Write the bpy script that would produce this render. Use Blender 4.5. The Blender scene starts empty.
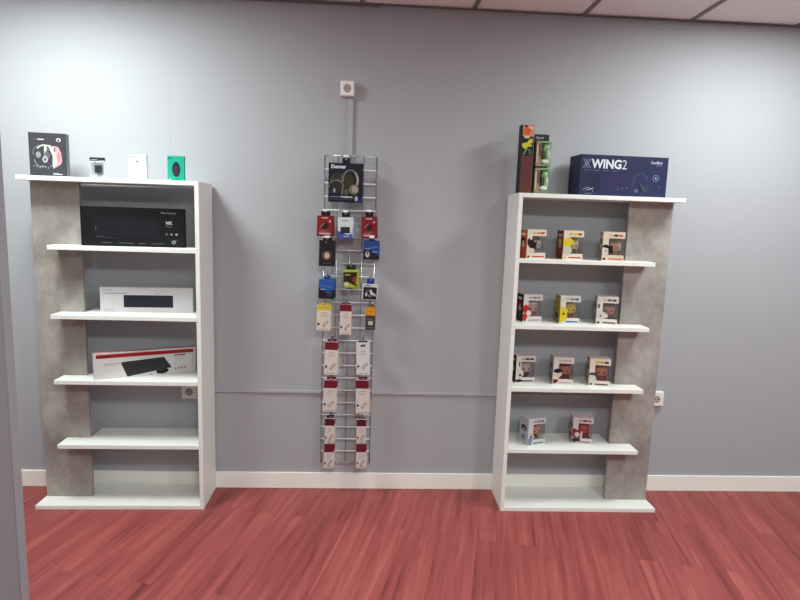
import bpy, bmesh, math, random
from mathutils import Matrix, Vector
random.seed(7)
S = bpy.context.scene
C = S.collection
PI = math.pi

# ------------------------------------------------------------------ materials
def srgb(r, g, b):
    f = lambda c: (c/255/12.92) if c/255 <= .04045 else ((c/255+.055)/1.055)**2.4
    return (f(r), f(g), f(b), 1)

_m = {}
def mat(name, col, rough=.6, metal=0, spec=.4, bump=0, bscale=200, var=0, vscale=30):
    if name in _m: return _m[name]
    m = bpy.data.materials.new(name); m.use_nodes = True
    n = m.node_tree.nodes; l = m.node_tree.links; b = n['Principled BSDF']
    b.inputs['Base Color'].default_value = srgb(*col)
    b.inputs['Roughness'].default_value = rough
    b.inputs['Metallic'].default_value = metal
    b.inputs['Specular IOR Level'].default_value = spec
    if bump or var:
        tc = n.new('ShaderNodeTexCoord')
    if bump:
        t = n.new('ShaderNodeTexNoise'); t.inputs['Scale'].default_value = bscale
        t.inputs['Detail'].default_value = 3
        l.new(tc.outputs['Object'], t.inputs['Vector'])
        bp = n.new('ShaderNodeBump'); bp.inputs['Strength'].default_value = bump
        bp.inputs['Distance'].default_value = .002
        l.new(t.outputs['Fac'], bp.inputs['Height']); l.new(bp.outputs['Normal'], b.inputs['Normal'])
    if var:
        t = n.new('ShaderNodeTexNoise'); t.inputs['Scale'].default_value = vscale
        l.new(tc.outputs['Object'], t.inputs['Vector'])
        mx = n.new('ShaderNodeMix'); mx.data_type = 'RGBA'
        c = srgb(*col)
        mx.inputs[6].default_value = tuple(x*(1-var) for x in c[:3])+(1,)
        mx.inputs[7].default_value = tuple(min(1, x*(1+var)) for x in c[:3])+(1,)
        l.new(t.outputs['Fac'], mx.inputs[0]); l.new(mx.outputs[2], b.inputs['Base Color'])
    _m[name] = m
    return m

def ink(r, g, b):
    """printed card colour"""
    return mat('print_%d_%d_%d' % (r, g, b), (r*.87, g*.87, b*.87), rough=.5, spec=.22)

WHITE = mat('white_melamine', (226, 227, 223), rough=.45, spec=.4, bump=.03, bscale=500)
WALL = mat('painted_wall', (166, 168, 173), rough=.75, spec=.25, bump=.04, bscale=350)
SKIRT = mat('white_skirting', (240, 240, 232), rough=.5)
PLASTIC = mat('white_plastic', (232, 228, 224), rough=.4)
DARK = mat('dark_hole', (25, 22, 22), rough=.6)
CHROME = mat('chromed_wire', (196, 195, 195), rough=.22, metal=1)
WIREH = mat('lit_cross_wire', (236, 234, 232), rough=.4, metal=.25)  # same wire as the chrome, painted paler for light caught from above
TEE = mat('ceiling_tee', (120, 118, 120), rough=.5)
TILE = mat('ceiling_tile', (240, 238, 236), rough=.9, spec=.1, bump=.3, bscale=220, var=.03, vscale=120)
JAMB = mat('partition_paint', (128, 124, 130), rough=.55)
CASING = mat('partition_profile', (140, 138, 142), rough=.4)
GREY = mat('grey_plastic', (120, 122, 126), rough=.5)
BLK = mat('black_plastic', (20, 20, 22), rough=.45)

def wall_with_joint():
    m = mat('painted_wall_panels', (166, 168, 173), rough=.75, spec=.25, bump=.04, bscale=350)
    return m

def floor_mat():
    m = bpy.data.materials.new('red_laminate'); m.use_nodes = True
    n = m.node_tree.nodes; l = m.node_tree.links; b = n['Principled BSDF']
    tc = n.new('ShaderNodeTexCoord')
    mp = n.new('ShaderNodeMapping'); mp.vector_type = 'POINT'
    mp.inputs['Rotation'].default_value = (0, 0, -(PI/2-.229))
    l.new(tc.outputs['Object'], mp.inputs['Vector'])
    br = n.new('ShaderNodeTexBrick')
    br.offset = .37; br.offset_frequency = 2; br.squash = 1
    br.inputs['Scale'].default_value = 1
    br.inputs['Brick Width'].default_value = 1.1
    br.inputs['Row Height'].default_value = .098
    br.inputs['Mortar Size'].default_value = .0009
    br.inputs['Mortar Smooth'].default_value = .3
    br.inputs['Bias'].default_value = 0
    br.inputs['Color1'].default_value = (0, 0, 0, 1); br.inputs['Color2'].default_value = (1, 1, 1, 1)
    br.inputs['Mortar'].default_value = (.5, .5, .5, 1)
    l.new(mp.outputs[0], br.inputs['Vector'])
    # stretched grain, shifted from strip to strip
    mul = n.new('ShaderNodeVectorMath'); mul.operation = 'MULTIPLY'; mul.inputs[1].default_value = (1.3, 19, 1)
    l.new(mp.outputs[0], mul.inputs[0])
    sh = n.new('ShaderNodeVectorMath'); sh.operation = 'MULTIPLY_ADD'
    sh.inputs[1].default_value = (7, 3, 5)
    l.new(br.outputs['Color'], sh.inputs[0]); l.new(mul.outputs[0], sh.inputs[2])
    nz = n.new('ShaderNodeTexNoise'); nz.inputs['Scale'].default_value = 1; nz.inputs['Detail'].default_value = 7
    nz.inputs['Roughness'].default_value = .62; nz.inputs['Distortion'].default_value = .5
    l.new(sh.outputs[0], nz.inputs['Vector'])
    cr = n.new('ShaderNodeValToRGB')
    e = cr.color_ramp.elements
    e[0].position = .28; e[0].color = srgb(104, 46, 48)
    e[1].position = .78; e[1].color = srgb(174, 98, 90)
    x = e.new(.42); x.color = srgb(137, 65, 63)
    x = e.new(.58); x.color = srgb(154, 78, 75)
    l.new(nz.outputs['Fac'], cr.inputs[0])
    # per strip tone
    hs = n.new('ShaderNodeHueSaturation')
    mr = n.new('ShaderNodeMapRange'); mr.inputs[3].default_value = .92; mr.inputs[4].default_value = 1.05
    sp = n.new('ShaderNodeSeparateColor'); l.new(br.outputs['Color'], sp.inputs[0])
    l.new(sp.outputs[0], mr.inputs[0]); l.new(mr.outputs[0], hs.inputs['Value'])
    l.new(cr.outputs[0], hs.inputs['Color'])
    mx = n.new('ShaderNodeMix'); mx.data_type = 'RGBA'
    l.new(br.outputs['Fac'], mx.inputs[0]); l.new(hs.outputs[0], mx.inputs[6])
    mx.inputs[7].default_value = srgb(124, 54, 54)
    l.new(mx.outputs[2], b.inputs['Base Color'])
    b.inputs['Roughness'].default_value = .5
    b.inputs['Specular IOR Level'].default_value = .3
    return m
FLOOR = floor_mat()

def concrete_mat():
    m = bpy.data.materials.new('cement_effect_board'); m.use_nodes = True
    n = m.node_tree.nodes; l = m.node_tree.links; b = n['Principled BSDF']
    tc = n.new('ShaderNodeTexCoord')
    mp = n.new('ShaderNodeMapping'); mp.inputs['Scale'].default_value = (1, 1, .8)
    l.new(tc.outputs['Object'], mp.inputs['Vector'])
    a = n.new('ShaderNodeTexNoise'); a.inputs['Scale'].default_value = 5; a.inputs['Detail'].default_value = 6
    a.inputs['Roughness'].default_value = .72; a.inputs['Distortion'].default_value = .15
    l.new(mp.outputs[0], a.inputs['Vector'])
    mp2 = n.new('ShaderNodeMapping'); mp2.inputs['Scale'].default_value = (30, 30, 2)
    l.new(tc.outputs['Object'], mp2.inputs['Vector'])
    c = n.new('ShaderNodeTexNoise'); c.inputs['Scale'].default_value = 1.6; c.inputs['Detail'].default_value = 3
    l.new(mp2.outputs[0], c.inputs['Vector'])
    ad = n.new('ShaderNodeMix'); ad.inputs[0].default_value = .05
    l.new(a.outputs['Fac'], ad.inputs[2]); l.new(c.outputs['Fac'], ad.inputs[3])
    cr = n.new('ShaderNodeValToRGB'); e = cr.color_ramp.elements
    e[0].position = .33; e[0].color = srgb(124, 117, 112)
    e[1].position = .66; e[1].color = srgb(170, 165, 157)
    l.new(ad.outputs[0], cr.inputs[0]); l.new(cr.outputs[0], b.inputs['Base Color'])
    b.inputs['Roughness'].default_value = .6
    return m
CEMENT = concrete_mat()

def film_mat():
    m = bpy.data.materials.new('clear_film'); m.use_nodes = True
    n = m.node_tree.nodes; l = m.node_tree.links
    for x in list(n):
        if x.type == 'BSDF_PRINCIPLED': n.remove(x)
    t = n.new('ShaderNodeBsdfTransparent'); t.inputs[0].default_value = (.93, .93, .94, 1)
    g = n.new('ShaderNodeBsdfGlossy'); g.inputs['Roughness'].default_value = .12
    mx = n.new('ShaderNodeMixShader'); mx.inputs[0].default_value = .09
    l.new(t.outputs[0], mx.inputs[1]); l.new(g.outputs[0], mx.inputs[2])
    l.new(mx.outputs[0], n['Material Output'].inputs[0])
    return m
FILM = film_mat()

def led_mat():
    m = bpy.data.materials.new('led_diffuser'); m.use_nodes = True
    b = m.node_tree.nodes['Principled BSDF']
    b.inputs['Base Color'].default_value = (.9, .9, .9, 1)
    b.inputs['Emission Color'].default_value = (.93, .97, 1, 1)
    b.inputs['Emission Strength'].default_value = 6
    return m
LED = led_mat()

# ------------------------------------------------------------------ mesh builder
class MB:
    def __init__(self):
        self.v = []; self.f = []; self.mi = []; self.ms = []; self.sm = []
    def _i(self, m):
        if m not in self.ms: self.ms.append(m)
        return self.ms.index(m)
    def poly(self, pts, m, smooth=False):
        o = len(self.v); self.v += [tuple(p) for p in pts]
        self.f.append(tuple(range(o, o+len(pts)))); self.mi.append(self._i(m)); self.sm.append(smooth)
    def bm(self, b, m, smooth=False):
        o = len(self.v); b.verts.ensure_lookup_table(); b.verts.index_update()
        self.v += [tuple(x.co) for x in b.verts]
        k = self._i(m)
        for f in b.faces:
            self.f.append(tuple(o+x.index for x in f.verts)); self.mi.append(k); self.sm.append(smooth)
        b.free()
    def box(self, x0, x1, y0, y1, z0, z1, m, bev=0):
        b = bmesh.new()
        bmesh.ops.create_cube(b, size=1)
        for v in b.verts:
            v.co = Vector(((x0+x1)/2+v.co.x*(x1-x0), (y0+y1)/2+v.co.y*(y1-y0), (z0+z1)/2+v.co.z*(z1-z0)))
        if bev: bmesh.ops.bevel(b, geom=b.edges[:], offset=bev, segments=2, affect='EDGES', profile=.5)
        self.bm(b, m)
    def prism(self, pts, z0, z1, m, bev=0):
        """polygon in x,y extruded in z"""
        b = bmesh.new()
        lo = [b.verts.new((x, y, z0)) for x, y in pts]; hi = [b.verts.new((x, y, z1)) for x, y in pts]
        b.faces.new(lo[::-1]); b.faces.new(hi)
        for i in range(len(pts)):
            j = (i+1) % len(pts); b.faces.new((lo[i], lo[j], hi[j], hi[i]))
        bmesh.ops.recalc_face_normals(b, faces=b.faces[:])
        if bev: bmesh.ops.bevel(b, geom=b.edges[:], offset=bev, segments=1, affect='EDGES')
        self.bm(b, m)
    def card(self, pts, y0, y1, m, bev=0):
        """polygon in x,z extruded in y"""
        b = bmesh.new()
        lo = [b.verts.new((x, y0, z)) for x, z in pts]; hi = [b.verts.new((x, y1, z)) for x, z in pts]
        b.faces.new(lo); b.faces.new(hi[::-1])
        for i in range(len(pts)):
            j = (i+1) % len(pts); b.faces.new((lo[j], lo[i], hi[i], hi[j]))
        bmesh.ops.recalc_face_normals(b, faces=b.faces[:])
        if bev: bmesh.ops.bevel(b, geom=b.edges[:], offset=bev, segments=1, affect='EDGES')
        self.bm(b, m)
    def rod(self, a, c, r, m, n=8):
        a = Vector(a); c = Vector(c); d = c-a
        b = bmesh.new()
        bmesh.ops.create_cone(b, cap_ends=True, segments=n, radius1=r, radius2=r, depth=d.length)
        M = Matrix.Translation((a+c)/2) @ d.to_track_quat('Z', 'Y').to_matrix().to_4x4()
        bmesh.ops.transform(b, matrix=M, verts=b.verts[:])
        self.bm(b, m, True)
    def ball(self, c, rx, ry, rz, m, n=16):
        b = bmesh.new()
        bmesh.ops.create_uvsphere(b, u_segments=n, v_segments=max(8, n*2//3), radius=1)
        for v in b.verts: v.co = Vector((c[0]+v.co.x*rx, c[1]+v.co.y*ry, c[2]+v.co.z*rz))
        self.bm(b, m, True)
    # ---- prints on the front (x,z) at y ; each layer a hair further out
    def fr(self, pts, y, m):
        self.poly([(x, y, z) for x, z in pts], m)
    def rect(self, x0, x1, z0, z1, y, m):
        self.fr([(x0, z0), (x1, z0), (x1, z1), (x0, z1)], y, m)
    def ell(self, cx, cz, rx, rz, y, m, n=20, rot=0):
        self.fr([(cx+rx*math.cos(t)*math.cos(rot)-rz*math.sin(t)*math.sin(rot),
                  cz+rx*math.cos(t)*math.sin(rot)+rz*math.sin(t)*math.cos(rot)) for t in [2*PI*i/n for i in range(n)]], y, m)
    def arc(self, cx, cz, r, w, a0, a1, y, m, n=16, sx=1):
        for i in range(n):
            t0 = a0+(a1-a0)*i/n; t1 = a0+(a1-a0)*(i+1)/n
            q = lambda rr, t: (cx+rr*math.cos(t)*sx, cz+rr*math.sin(t))
            self.fr([q(r, t0), q(r+w, t0), q(r+w, t1), q(r, t1)], y, m)
    def line(self, a, c, w, y, m):
        dx, dz = c[0]-a[0], c[1]-a[1]; L = math.hypot(dx, dz); nx, nz = -dz/L*w/2, dx/L*w/2
        self.fr([(a[0]-nx, a[1]-nz), (c[0]-nx, c[1]-nz), (c[0]+nx, c[1]+nz), (a[0]+nx, a[1]+nz)], y, m)
    def build(self, name, parent=None, loc=None, rot=None):
        me = bpy.data.meshes.new(name); me.from_pydata(self.v, [], self.f)
        for m in self.ms: me.materials.append(m)
        me.polygons.foreach_set('material_index', self.mi); me.polygons.foreach_set('use_smooth', self.sm)
        me.update()
        o = bpy.data.objects.new(name, me); C.objects.link(o)
        if parent: o.parent = parent
        if loc: o.location = loc
        if rot is not None: o.rotation_euler = (0, 0, rot)
        return o

def tag(o, label, cat, group=None):
    o['label'] = label; o['category'] = cat
    if group: o['group'] = group
    return o
def thing(name, label, cat, loc=(0, 0, 0), rz=0, group=None, ry=0):
    o = bpy.data.objects.new(name, None); C.objects.link(o); o.empty_display_size = .05
    o.location = loc; o.rotation_euler = (0, ry, rz)
    return tag(o, label, cat, group)
def struct(o): o['kind'] = 'structure'; return o
def copy_tree(o, parent=None):
    c = o.copy(); C.objects.link(c); c.parent = parent
    for ch in list(o.children): copy_tree(ch, c)
    return c

def lettering(txt, x, z, size, y, m, parent, align='LEFT', sx=1, shear=0, bold=0, name='lettering', rx=PI/2):
    cu = bpy.data.curves.new('t', 'FONT'); cu.body = txt; cu.size = size; cu.align_x = align
    cu.offset = bold; cu.shear = shear; cu.resolution_u = 3; cu.extrude = .00012
    ob = bpy.data.objects.new('t', cu); C.objects.link(ob)
    bpy.context.view_layer.update()
    dg = bpy.context.evaluated_depsgraph_get()
    me = bpy.data.meshes.new_from_object(ob.evaluated_get(dg))
    bpy.data.objects.remove(ob)
    me.transform(Matrix.Translation((x, y, z)) @ Matrix.Rotation(rx, 4, 'X') @ Matrix.Diagonal((sx, 1, 1, 1)))
    me.materials.clear(); me.materials.append(m); me.name = name
    o = bpy.data.objects.new(name, me); C.objects.link(o); o.parent = parent
    return o

# ------------------------------------------------------------------ room
XL, XR, YF, H = -2.9, 3.4, -6.0, 2.729
a = MB(); a.box(XL-.1, XR+.1, YF-.1, .1, -.1, 0, FLOOR); struct(a.build('floor'))

def back_wall():
    a = MB(); WP = WALL
    jx = -1.097                                   # panel joint, a real 2 mm groove
    a.box(XL-.1, jx-.0009, 0, .1, 0, H+.1, WP); a.box(jx+.0009, XR+.1, 0, .1, 0, H+.1, WP)
    a.box(jx-.0009, jx+.0009, .0006, .1, 0, H+.1, WP)
    return struct(a.build('wall_back'))
back_wall()
a = MB(); a.box(XR, XR+.1, YF, 0, 0, H+.1, WALL); struct(a.build('wall_right'))
PAL = mat('pale_wall', (226, 224, 220), rough=.8)
a = MB(); a.box(XL-.1, XL, YF, 0, 0, H+.1, PAL); struct(a.build('wall_left'))
a = MB(); a.box(XL-.1, XR+.1, YF-.1, YF, 0, H+.1, PAL); struct(a.build('wall_front'))

# suspended ceiling: 0.6 m tiles between grey tees, cells left free where the panels sit
CX0, CY0 = -.076, -.6
LAMPS = [(-1.576, -.9), (2.024, -.9), (.224, -3.3), (2.024, -3.3)]  # last two panels are unseen, added as fill for the shelf fronts
def ceiling():
    a = MB()
    xs = [XL]+[CX0+.6*k for k in range(-4, 6)]+[XR]
    ys = [0]+[CY0-.6*k for k in range(0, 9)]+[YF]
    for i in range(len(xs)-1):
        for j in range(len(ys)-1):
            cx, cy = (xs[i]+xs[i+1])/2, (ys[j]+ys[j+1])/2
            if any(abs(cx-l[0]) < .05 and abs(cy-l[1]) < .05 for l in LAMPS): continue
            a.box(xs[i]+.004, xs[i+1]-.004, ys[j+1]+.004, ys[j]-.004, H+.006, H+.02, TILE)
    for x in xs[1:-1]: a.box(x-.012, x+.012, YF, 0, H, H+.006, TEE)
    for y in ys[1:-1]:
        a.box(XL, XR, y-.012, y+.012, H+.0005, H+.0062, TEE)
    a.box(XL, XR, YF, 0, H+.06, H+.1, TILE)
    return struct(a.build('ceiling'))
ceiling()
a = MB(); a.box(XL, XR, -.02, 0, H-.002, H+.0, TEE); a.box(XL, .02, -.003, 0, H-.01, H-.002, TEE)
struct(a.build('trim_1'))
a = MB(); a.box(XL, XR, -.012, 0, 0, .097, SKIRT, .002); struct(a.build('baseboard_back'))
a = MB(); a.box(XR-.012, XR, YF, -.012, 0, .097, SKIRT); struct(a.build('baseboard_right'))

for i, (lx, ly) in enumerate(LAMPS):
    where = ['over the left bookcase', 'over the right bookcase', 'added as fill mid-room behind the viewer', 'added as fill on the right behind the viewer'][i]
    t = thing('ceiling_light', 'square white LED ceiling panel ' + where, 'ceiling light', (lx, ly, H+.004), 0, 'LED ceiling panels')
    a = MB()
    for s in (-1, 1):
        a.box(s*.29-.006, s*.29+.006, -.296, .296, 0, .012, PLASTIC)
        a.box(-.284, .284, s*.29-.006, s*.29+.006, 0, .012, PLASTIC)
    a.build('frame', t)
    a = MB(); a.box(-.284, .284, -.284, .284, .004, .01, LED); a.build('diffuser', t)
    L = bpy.data.lights.new('panel_glow', 'AREA'); L.shape = 'SQUARE'; L.size = .56
    L.energy = [27, 20, 33, 27][i]; L.color = (.92, 1, .965)
    lo = bpy.data.objects.new('panel_glow', L); C.objects.link(lo); lo.location = (lx, ly, H-.002)

# near partition on the left (its end and the profile of the opening)
a = MB(); a.box(XL, -.835, -2.04, -1.93, 0, H, JAMB); struct(a.build('wall_partition'))
a = MB(); a.box(-.834, -.828, -2.04, -1.93, 0, H, JAMB, .001)
a.box(-.875, -.824, -1.929, -1.9, 0, H, CASING, .001)
struct(a.build('trim_2'))

# cable trunking
a = MB(); a.box(-.97, 1.697, -.012, 0, .583, .6, WALL, .0015); struct(a.build('trim_3'))
a = MB(); a.box(-.1425, -.1145, -.014, 0, .6, 2.247, WALL, .0015); struct(a.build('trim_4'))

# ------------------------------------------------------------------ sockets
def socket(x, z, w, h, d, label):
    t = thing('wall_socket', label, 'socket', (x, 0, z), 0, 'wall sockets')
    a = MB(); a.box(-w/2, w/2, -d, 0, -h/2, h/2, PLASTIC, .004)
    a.build('back_box', t)
    a = MB(); a.box(-w/2+.003, w/2-.003, -d-.006, -d, -h/2+.003, h/2-.003, PLASTIC, .002); p = a.build('faceplate', t)
    a = MB(); n = 24; y0 = -d-.0062
    for i in range(n):   # raised rim, sunk cup
        t0, t1 = 2*PI*i/n, 2*PI*(i+1)/n
        q = lambda r, tt, y: (r*math.cos(tt), y, r*math.sin(tt))
        a.poly([q(.0215, t0, y0-.001), q(.0235, t0, y0), q(.0235, t1, y0), q(.0215, t1, y0-.001)], PLASTIC, True)
        a.poly([q(.0195, t0, y0), q(.0215, t0, y0-.001), q(.0215, t1, y0-.001), q(.0195, t1, y0)], GREY, True)
    a.ell(0, 0, .0197, .0197, y0-.0001, mat('socket_cup', (170, 160, 156)), 24)
    for s in (-1, 1): a.ell(s*.0095, 0, .0042, .0042, y0-.0004, DARK, 12)
    for s in (-1, 1): a.rect(-.003, .003, s*.0165-.003, s*.0165+.003, y0-.0004, DARK)
    a.build('outlet', t)
socket(-.147, 2.289, .074, .08, .034, 'white wall socket high on the wall above the wire grid panel')
socket(-1.018, .586, .09, .086, .02, 'white wall socket seen inside the left bookcase below its fourth shelf')
socket(1.73, .586, .088, .09, .02, 'white wall socket low on the wall right of the right bookcase')

# ------------------------------------------------------------------ bookcases
T = .022; DEP = .256; HU = 1.758
ZS = [1.416, 1.061, .715, .364]
def bookcase(X, Y, rz, s, label):
    t = thing('bookcase', label, 'bookcase', (X, Y, 0), rz)
    def bx(name, u0, u1, v0, v1, z0, z1, m, bev=.0012):
        a = MB(); xa, xb = sorted((s*u0, s*u1)); a.box(xa, xb, -v1, -v0, z0, z1, m, bev); return a.build(name, t)
    bx('upright', 0, T, 0, DEP, 0, HU-T, WHITE)
    bx('top_board', 0, .887, 0, DEP, HU-T, HU, WHITE)
    bx('bottom_board', T, .886, 0, DEP, 0, T, WHITE)
    o = bx('side_panel', .635, .879, .128, .15, T, HU-T, CEMENT); o['label'] = 'cement effect panel'
    for z in ZS:
        a = MB()
        pts = [(T, 0), (.634, 0), (.634, -.151), (.755, -.151), (.755, -DEP), (T, -DEP)]
        a.prism([(s*x, y) for x, y in pts], z-T, z, WHITE, .001); a.build('shelf', t)
    return t
bookcase(-.8764, -.0135, .0109, -1, 'white bookcase with cement-effect panel on its left, holding keyboard boxes')
bookcase(.7633, -.0135, -.0085, 1, 'white bookcase with cement-effect panel on its right, holding small figurine boxes')

# ------------------------------------------------------------------ things on the left bookcase
E_ = .0005
K_BLK = ink(22, 22, 26)
def carton(t, w, h, d, m, name='carton', side=None, top=None):
    """closed box, front at y=0, base at z=0; returns builder for prints"""
    a = MB(); a.box(-w/2, w/2, 0, d, 0, h, m, .0008)
    if side: a.poly([(w/2+E_, .001, .001), (w/2+E_, d-.001, .001), (w/2+E_, d-.001, h-.001), (w/2+E_, .001, h-.001)], side)
    if top: a.poly([(-w/2+.001, .001, h+E_), (w/2-.001, .001, h+E_), (w/2-.001, d-.001, h+E_), (-w/2+.001, d-.001, h+E_)], top)
    return a
# headset box
t = thing('headset_box', 'dark grey headset box with pictured headsets on the left bookcase top', 'box', (-1.639, -.205, HU), .09)
w, h = .174, .216
a = carton(t, w, h, .04, ink(62, 62, 68), side=ink(128, 138, 138))
Y = -E_
g1, g2, g3, pk = ink(150, 150, 152), ink(200, 198, 194), ink(105, 105, 108), ink(226, 160, 162)
a.arc(-.03, .115, .035, .006, .1*PI, 1.1*PI, Y, g3, 14); a.arc(-.012, .112, .04, .007, -.05*PI, .8*PI, Y*2, g2, 14)
a.ell(-.043, .107, .012, .016, Y*3, g1); a.ell(-.004, .105, .015, .021, Y*3, g3); a.ell(-.012, .085, .012, .016, Y*4, g2)
a.ell(-.012, .085, .007, .01, Y*5, g3)
a.line((-.008, .15), (-.013, .08), .012, Y*3, g2)
a.arc(-.025, .085, .035, .004, 1.0*PI, 1.6*PI, Y*3, g1, 10)
a.fr([(.02, .15), (.034, .152), (.037, .11), (.046, .07), (.026, .04), (.021, .06), (.024, .1), (.004, .155), (.012, .158)], Y*4, g2)
a.fr([(.034, .152), (.052, .148), (.064, .12), (.068, .08), (.06, .062), (.04, .05), (.026, .04), (.03, .07), (.032, .11)], Y*3, pk)
a.ell(.054, .098, .008, .022, Y*5, ink(205, 132, 136)); a.ell(.034, .135, .004, .012, Y*5, g3)
a.ell(.054, .183, .011, .010, Y, g2); a.ell(.054, .181, .005, .006, Y*2, ink(62, 62, 68)); a.rect(-.066, -.045, .181, .184, Y, g3); a.rect(-.044, -.014, .18, .186, Y, g2)
a.rect(.022, .066, .011, .015, Y, g2); a.rect(.022, .05, .017, .0195, Y, g2)
for k in range(8): a.ell(-.064+k*.013, .052-(k % 3)*.004, .005, .003, Y, g1, 8)
a.build('carton', t)
# clear blister pack with small black device
t = thing('adapter_pack', 'small clear blister pack with black header and small black device on the left bookcase top', 'pack', (-1.4, -.195, HU), .05)
a = MB(); a.box(-.0375, .0375, .0, .003, 0, .105, ink(196, 202, 206), .0005)
a.rect(-.0375, .0375, .088, .105, -E_, ink(38, 40, 48)); a.rect(-.03, .0, .092, .095, -2*E_, ink(190, 190, 195)); a.rect(.01, .034, .088, .091, -2*E_, ink(190, 190, 195))
a.arc(0, .06, .0, .03, 0, 2*PI, -E_, ink(176, 184, 190), 24); a.rect(-.018, .012, .004, .007, -E_, ink(120, 124, 130))
a.build('backing_card', t)
a = MB(); a.box(-.011, .022, -.014, -.001, .028, .068, BLK, .004); a.build('device', t)
a = MB(); a.box(-.028, .03, -.018, -.0006, .014, .084, FILM, .003); a.build('blister', t)
a = MB(); a.box(-.03, .03, .003, .03, 0, .004, FILM, .001); a.build('foot', t)
# white mouse box
t = thing('mouse_box', 'white mouse box with pale mouse picture, next to the teal one', 'box', (-1.201, -.195, HU), .0)
a = carton(t, .091, .126, .022, ink(238, 238, 240))
a.ell(-.002, .066, .026, .04, Y, ink(208, 210, 216), 24); a.ell(-.004, .068, .022, .036, 2*Y, ink(226, 227, 232), 24); a.ell(-.001, .092, .004, .005, 3*Y, ink(25, 25, 30), 12)
for k in range(4): a.rect(.001+k*.005, .003+k*.005, .07-(k % 2)*.008, .073-(k % 2)*.008, 3*Y, ink(165, 168, 175))
a.rect(-.01, .016, .04, .042, 3*Y, ink(150, 152, 158)); a.rect(-.012, .016, .01, .0125, Y, ink(120, 122, 128))
a.rect(-.04, -.026, .112, .117, Y, ink(110, 112, 118)); a.rect(-.04, -.01, .105, .107, Y, ink(170, 172, 178))
a.build('carton', t)
# teal mouse box
t = thing('mouse_box', 'teal green mouse box with dark mouse picture on the left bookcase', 'box', (-1.009, -.195, HU), .02)
a = carton(t, .084, .128, .02, ink(24, 176, 146))
a.ell(.002, .06, .0205, .038, Y, ink(34, 38, 52), 24); a.ell(.0, .056, .011, .026, 2*Y, ink(72, 48, 62), 20); a.rect(.0, .004, .078, .092, 3*Y, ink(18, 20, 30))
a.rect(-.038, -.02, .113, .118, Y, ink(16, 90, 80)); a.rect(-.004, .02, .01, .0125, Y, ink(16, 110, 96)); a.rect(-.036, -.026, .003, .012, Y, ink(190, 236, 222))
a.build('carton', t)
# black keyboard box
t = thing('keyboard_box', 'long black keyboard box on the highest inner shelf of the left bookcase', 'box', (-1.232, -.2, ZS[0]), .1)
w, h = .505, .202
a = carton(t, w, h, .05, ink(19, 20, 24))
kb = ink(30, 31, 36)
a.rect(-.185, .13, .048, .15, Y, ink(25, 26, 30))
for r in range(5):
    for c in range(19): a.rect(-.178+c*.0158, -.178+c*.0158+.013, .055+r*.018, .055+r*.018+.0145, 2*Y, kb)
a.fr([(-.18, .045), (-.06, .04), (-.18, .055)], 3*Y, ink(60, 60, 66)); a.rect(-.181, -.178, .08, .1, 3*Y, ink(110, 112, 118))
for x0, x1 in ((-.155, -.105), (-.07, .0), (.025, .06), (.095, .15)): a.rect(x0, x1, .016, .0195, Y, ink(92, 92, 98))
for k in range(3): a.ell(.165+k*.025, .068, .006, .005, Y, ink(110+k*40, 110+k*40, 114+k*40), 12)
a.arc(.2, .027, .006, .003, 0, 2*PI, Y, ink(205, 205, 208), 14); a.line((.208, .034), (.214, .038), .002, Y, ink(205, 205, 208))
a.build('carton', t)
lettering('Mars Gaming', .14, .174, .0135, 2*Y, ink(175, 176, 180), t); lettering('MK', .163, .119, .023, 2*Y, ink(205, 206, 210), t, bold=.0006); lettering('PLUS', .166, .104, .0125, 2*Y, ink(130, 131, 136), t)
# white keyboard box
t = thing('keyboard_box', 'long white box with a dark keyboard picture on the second inner shelf', 'box', (-1.197, -.135, ZS[1]), .09)
w, h = .475, .134
a = carton(t, w, h, .045, ink(232, 230, 232))
a.rect(-.118, .135, .026, .092, Y, ink(30, 32, 44))
for r in range(5):
    for c in range(18):
        if not (r == 0 and 4 < c < 9): a.rect(-.115+c*.0138, -.115+c*.0138+.0115, .0295+r*.0124, .0295+r*.0124+.0098, 2*Y, ink(52, 54, 68))
a.rect(-.06, .0, .0295, .039, 2*Y, ink(52, 54, 68))
a.rect(-.22, -.17, .117, .1195, Y, ink(150, 150, 156)); a.rect(-.22, -.1, .1, .1025, Y, ink(120, 120, 126)); a.rect(.05, .06, .1, .104, Y, ink(150, 170, 150))
a.rect(.02, .11, .112, .1145, Y, ink(236, 196, 196))
for k in range(3): a.arc(-.21+k*.017, .014, .004, .0015, 0, 2*PI, Y, ink(130, 130, 136), 10)
a.build('carton', t)
# red and white keyboard box
L_ = .51; th = .43
t = thing('keyboard_box', 'white keyboard and mouse box with red top stripe, standing at an angle', 'box', (-1.432+L_/2*math.cos(th), -.266+L_/2*math.sin(th), ZS[2]), th)
h = .142
rd = ink(172, 34, 42)
a = carton(t, L_, h, .028, ink(230, 226, 226), top=ink(206, 120, 120))
a.rect(-.24, .242, .113, .133, Y, rd); a.rect(-.24, -.17, .117, .124, 2*Y, ink(120, 26, 34)); a.rect(-.05, .16, .12, .122, 2*Y, ink(140, 26, 34))
q = lambda u, v: (-.115+u*.228+v*.022*-1+.0, .021+u*.036+v*.066)
a.fr([(-.095, .005), (.129, .036), (.089, .098), (-.124, .085)], Y, ink(32, 32, 36))
P0, P1, P2, P3 = (-.091, .01), (.124, .038), (.086, .095), (-.12, .082)
def bil(u, v):
    x = (1-u)*(1-v)*P0[0]+u*(1-v)*P1[0]+u*v*P2[0]+(1-u)*v*P3[0]; z = (1-u)*(1-v)*P0[1]+u*(1-v)*P1[1]+u*v*P2[1]+(1-u)*v*P3[1]; return (x, z)
for r in range(5):
    for c in range(16):
        u0, u1, v0, v1 = c/16+.008, (c+1)/16-.008, r/5+.03, (r+1)/5-.03
        a.fr([bil(u0, v0), bil(u1, v0), bil(u1, v1), bil(u0, v1)], 2*Y, ink(62, 62, 66))
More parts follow.
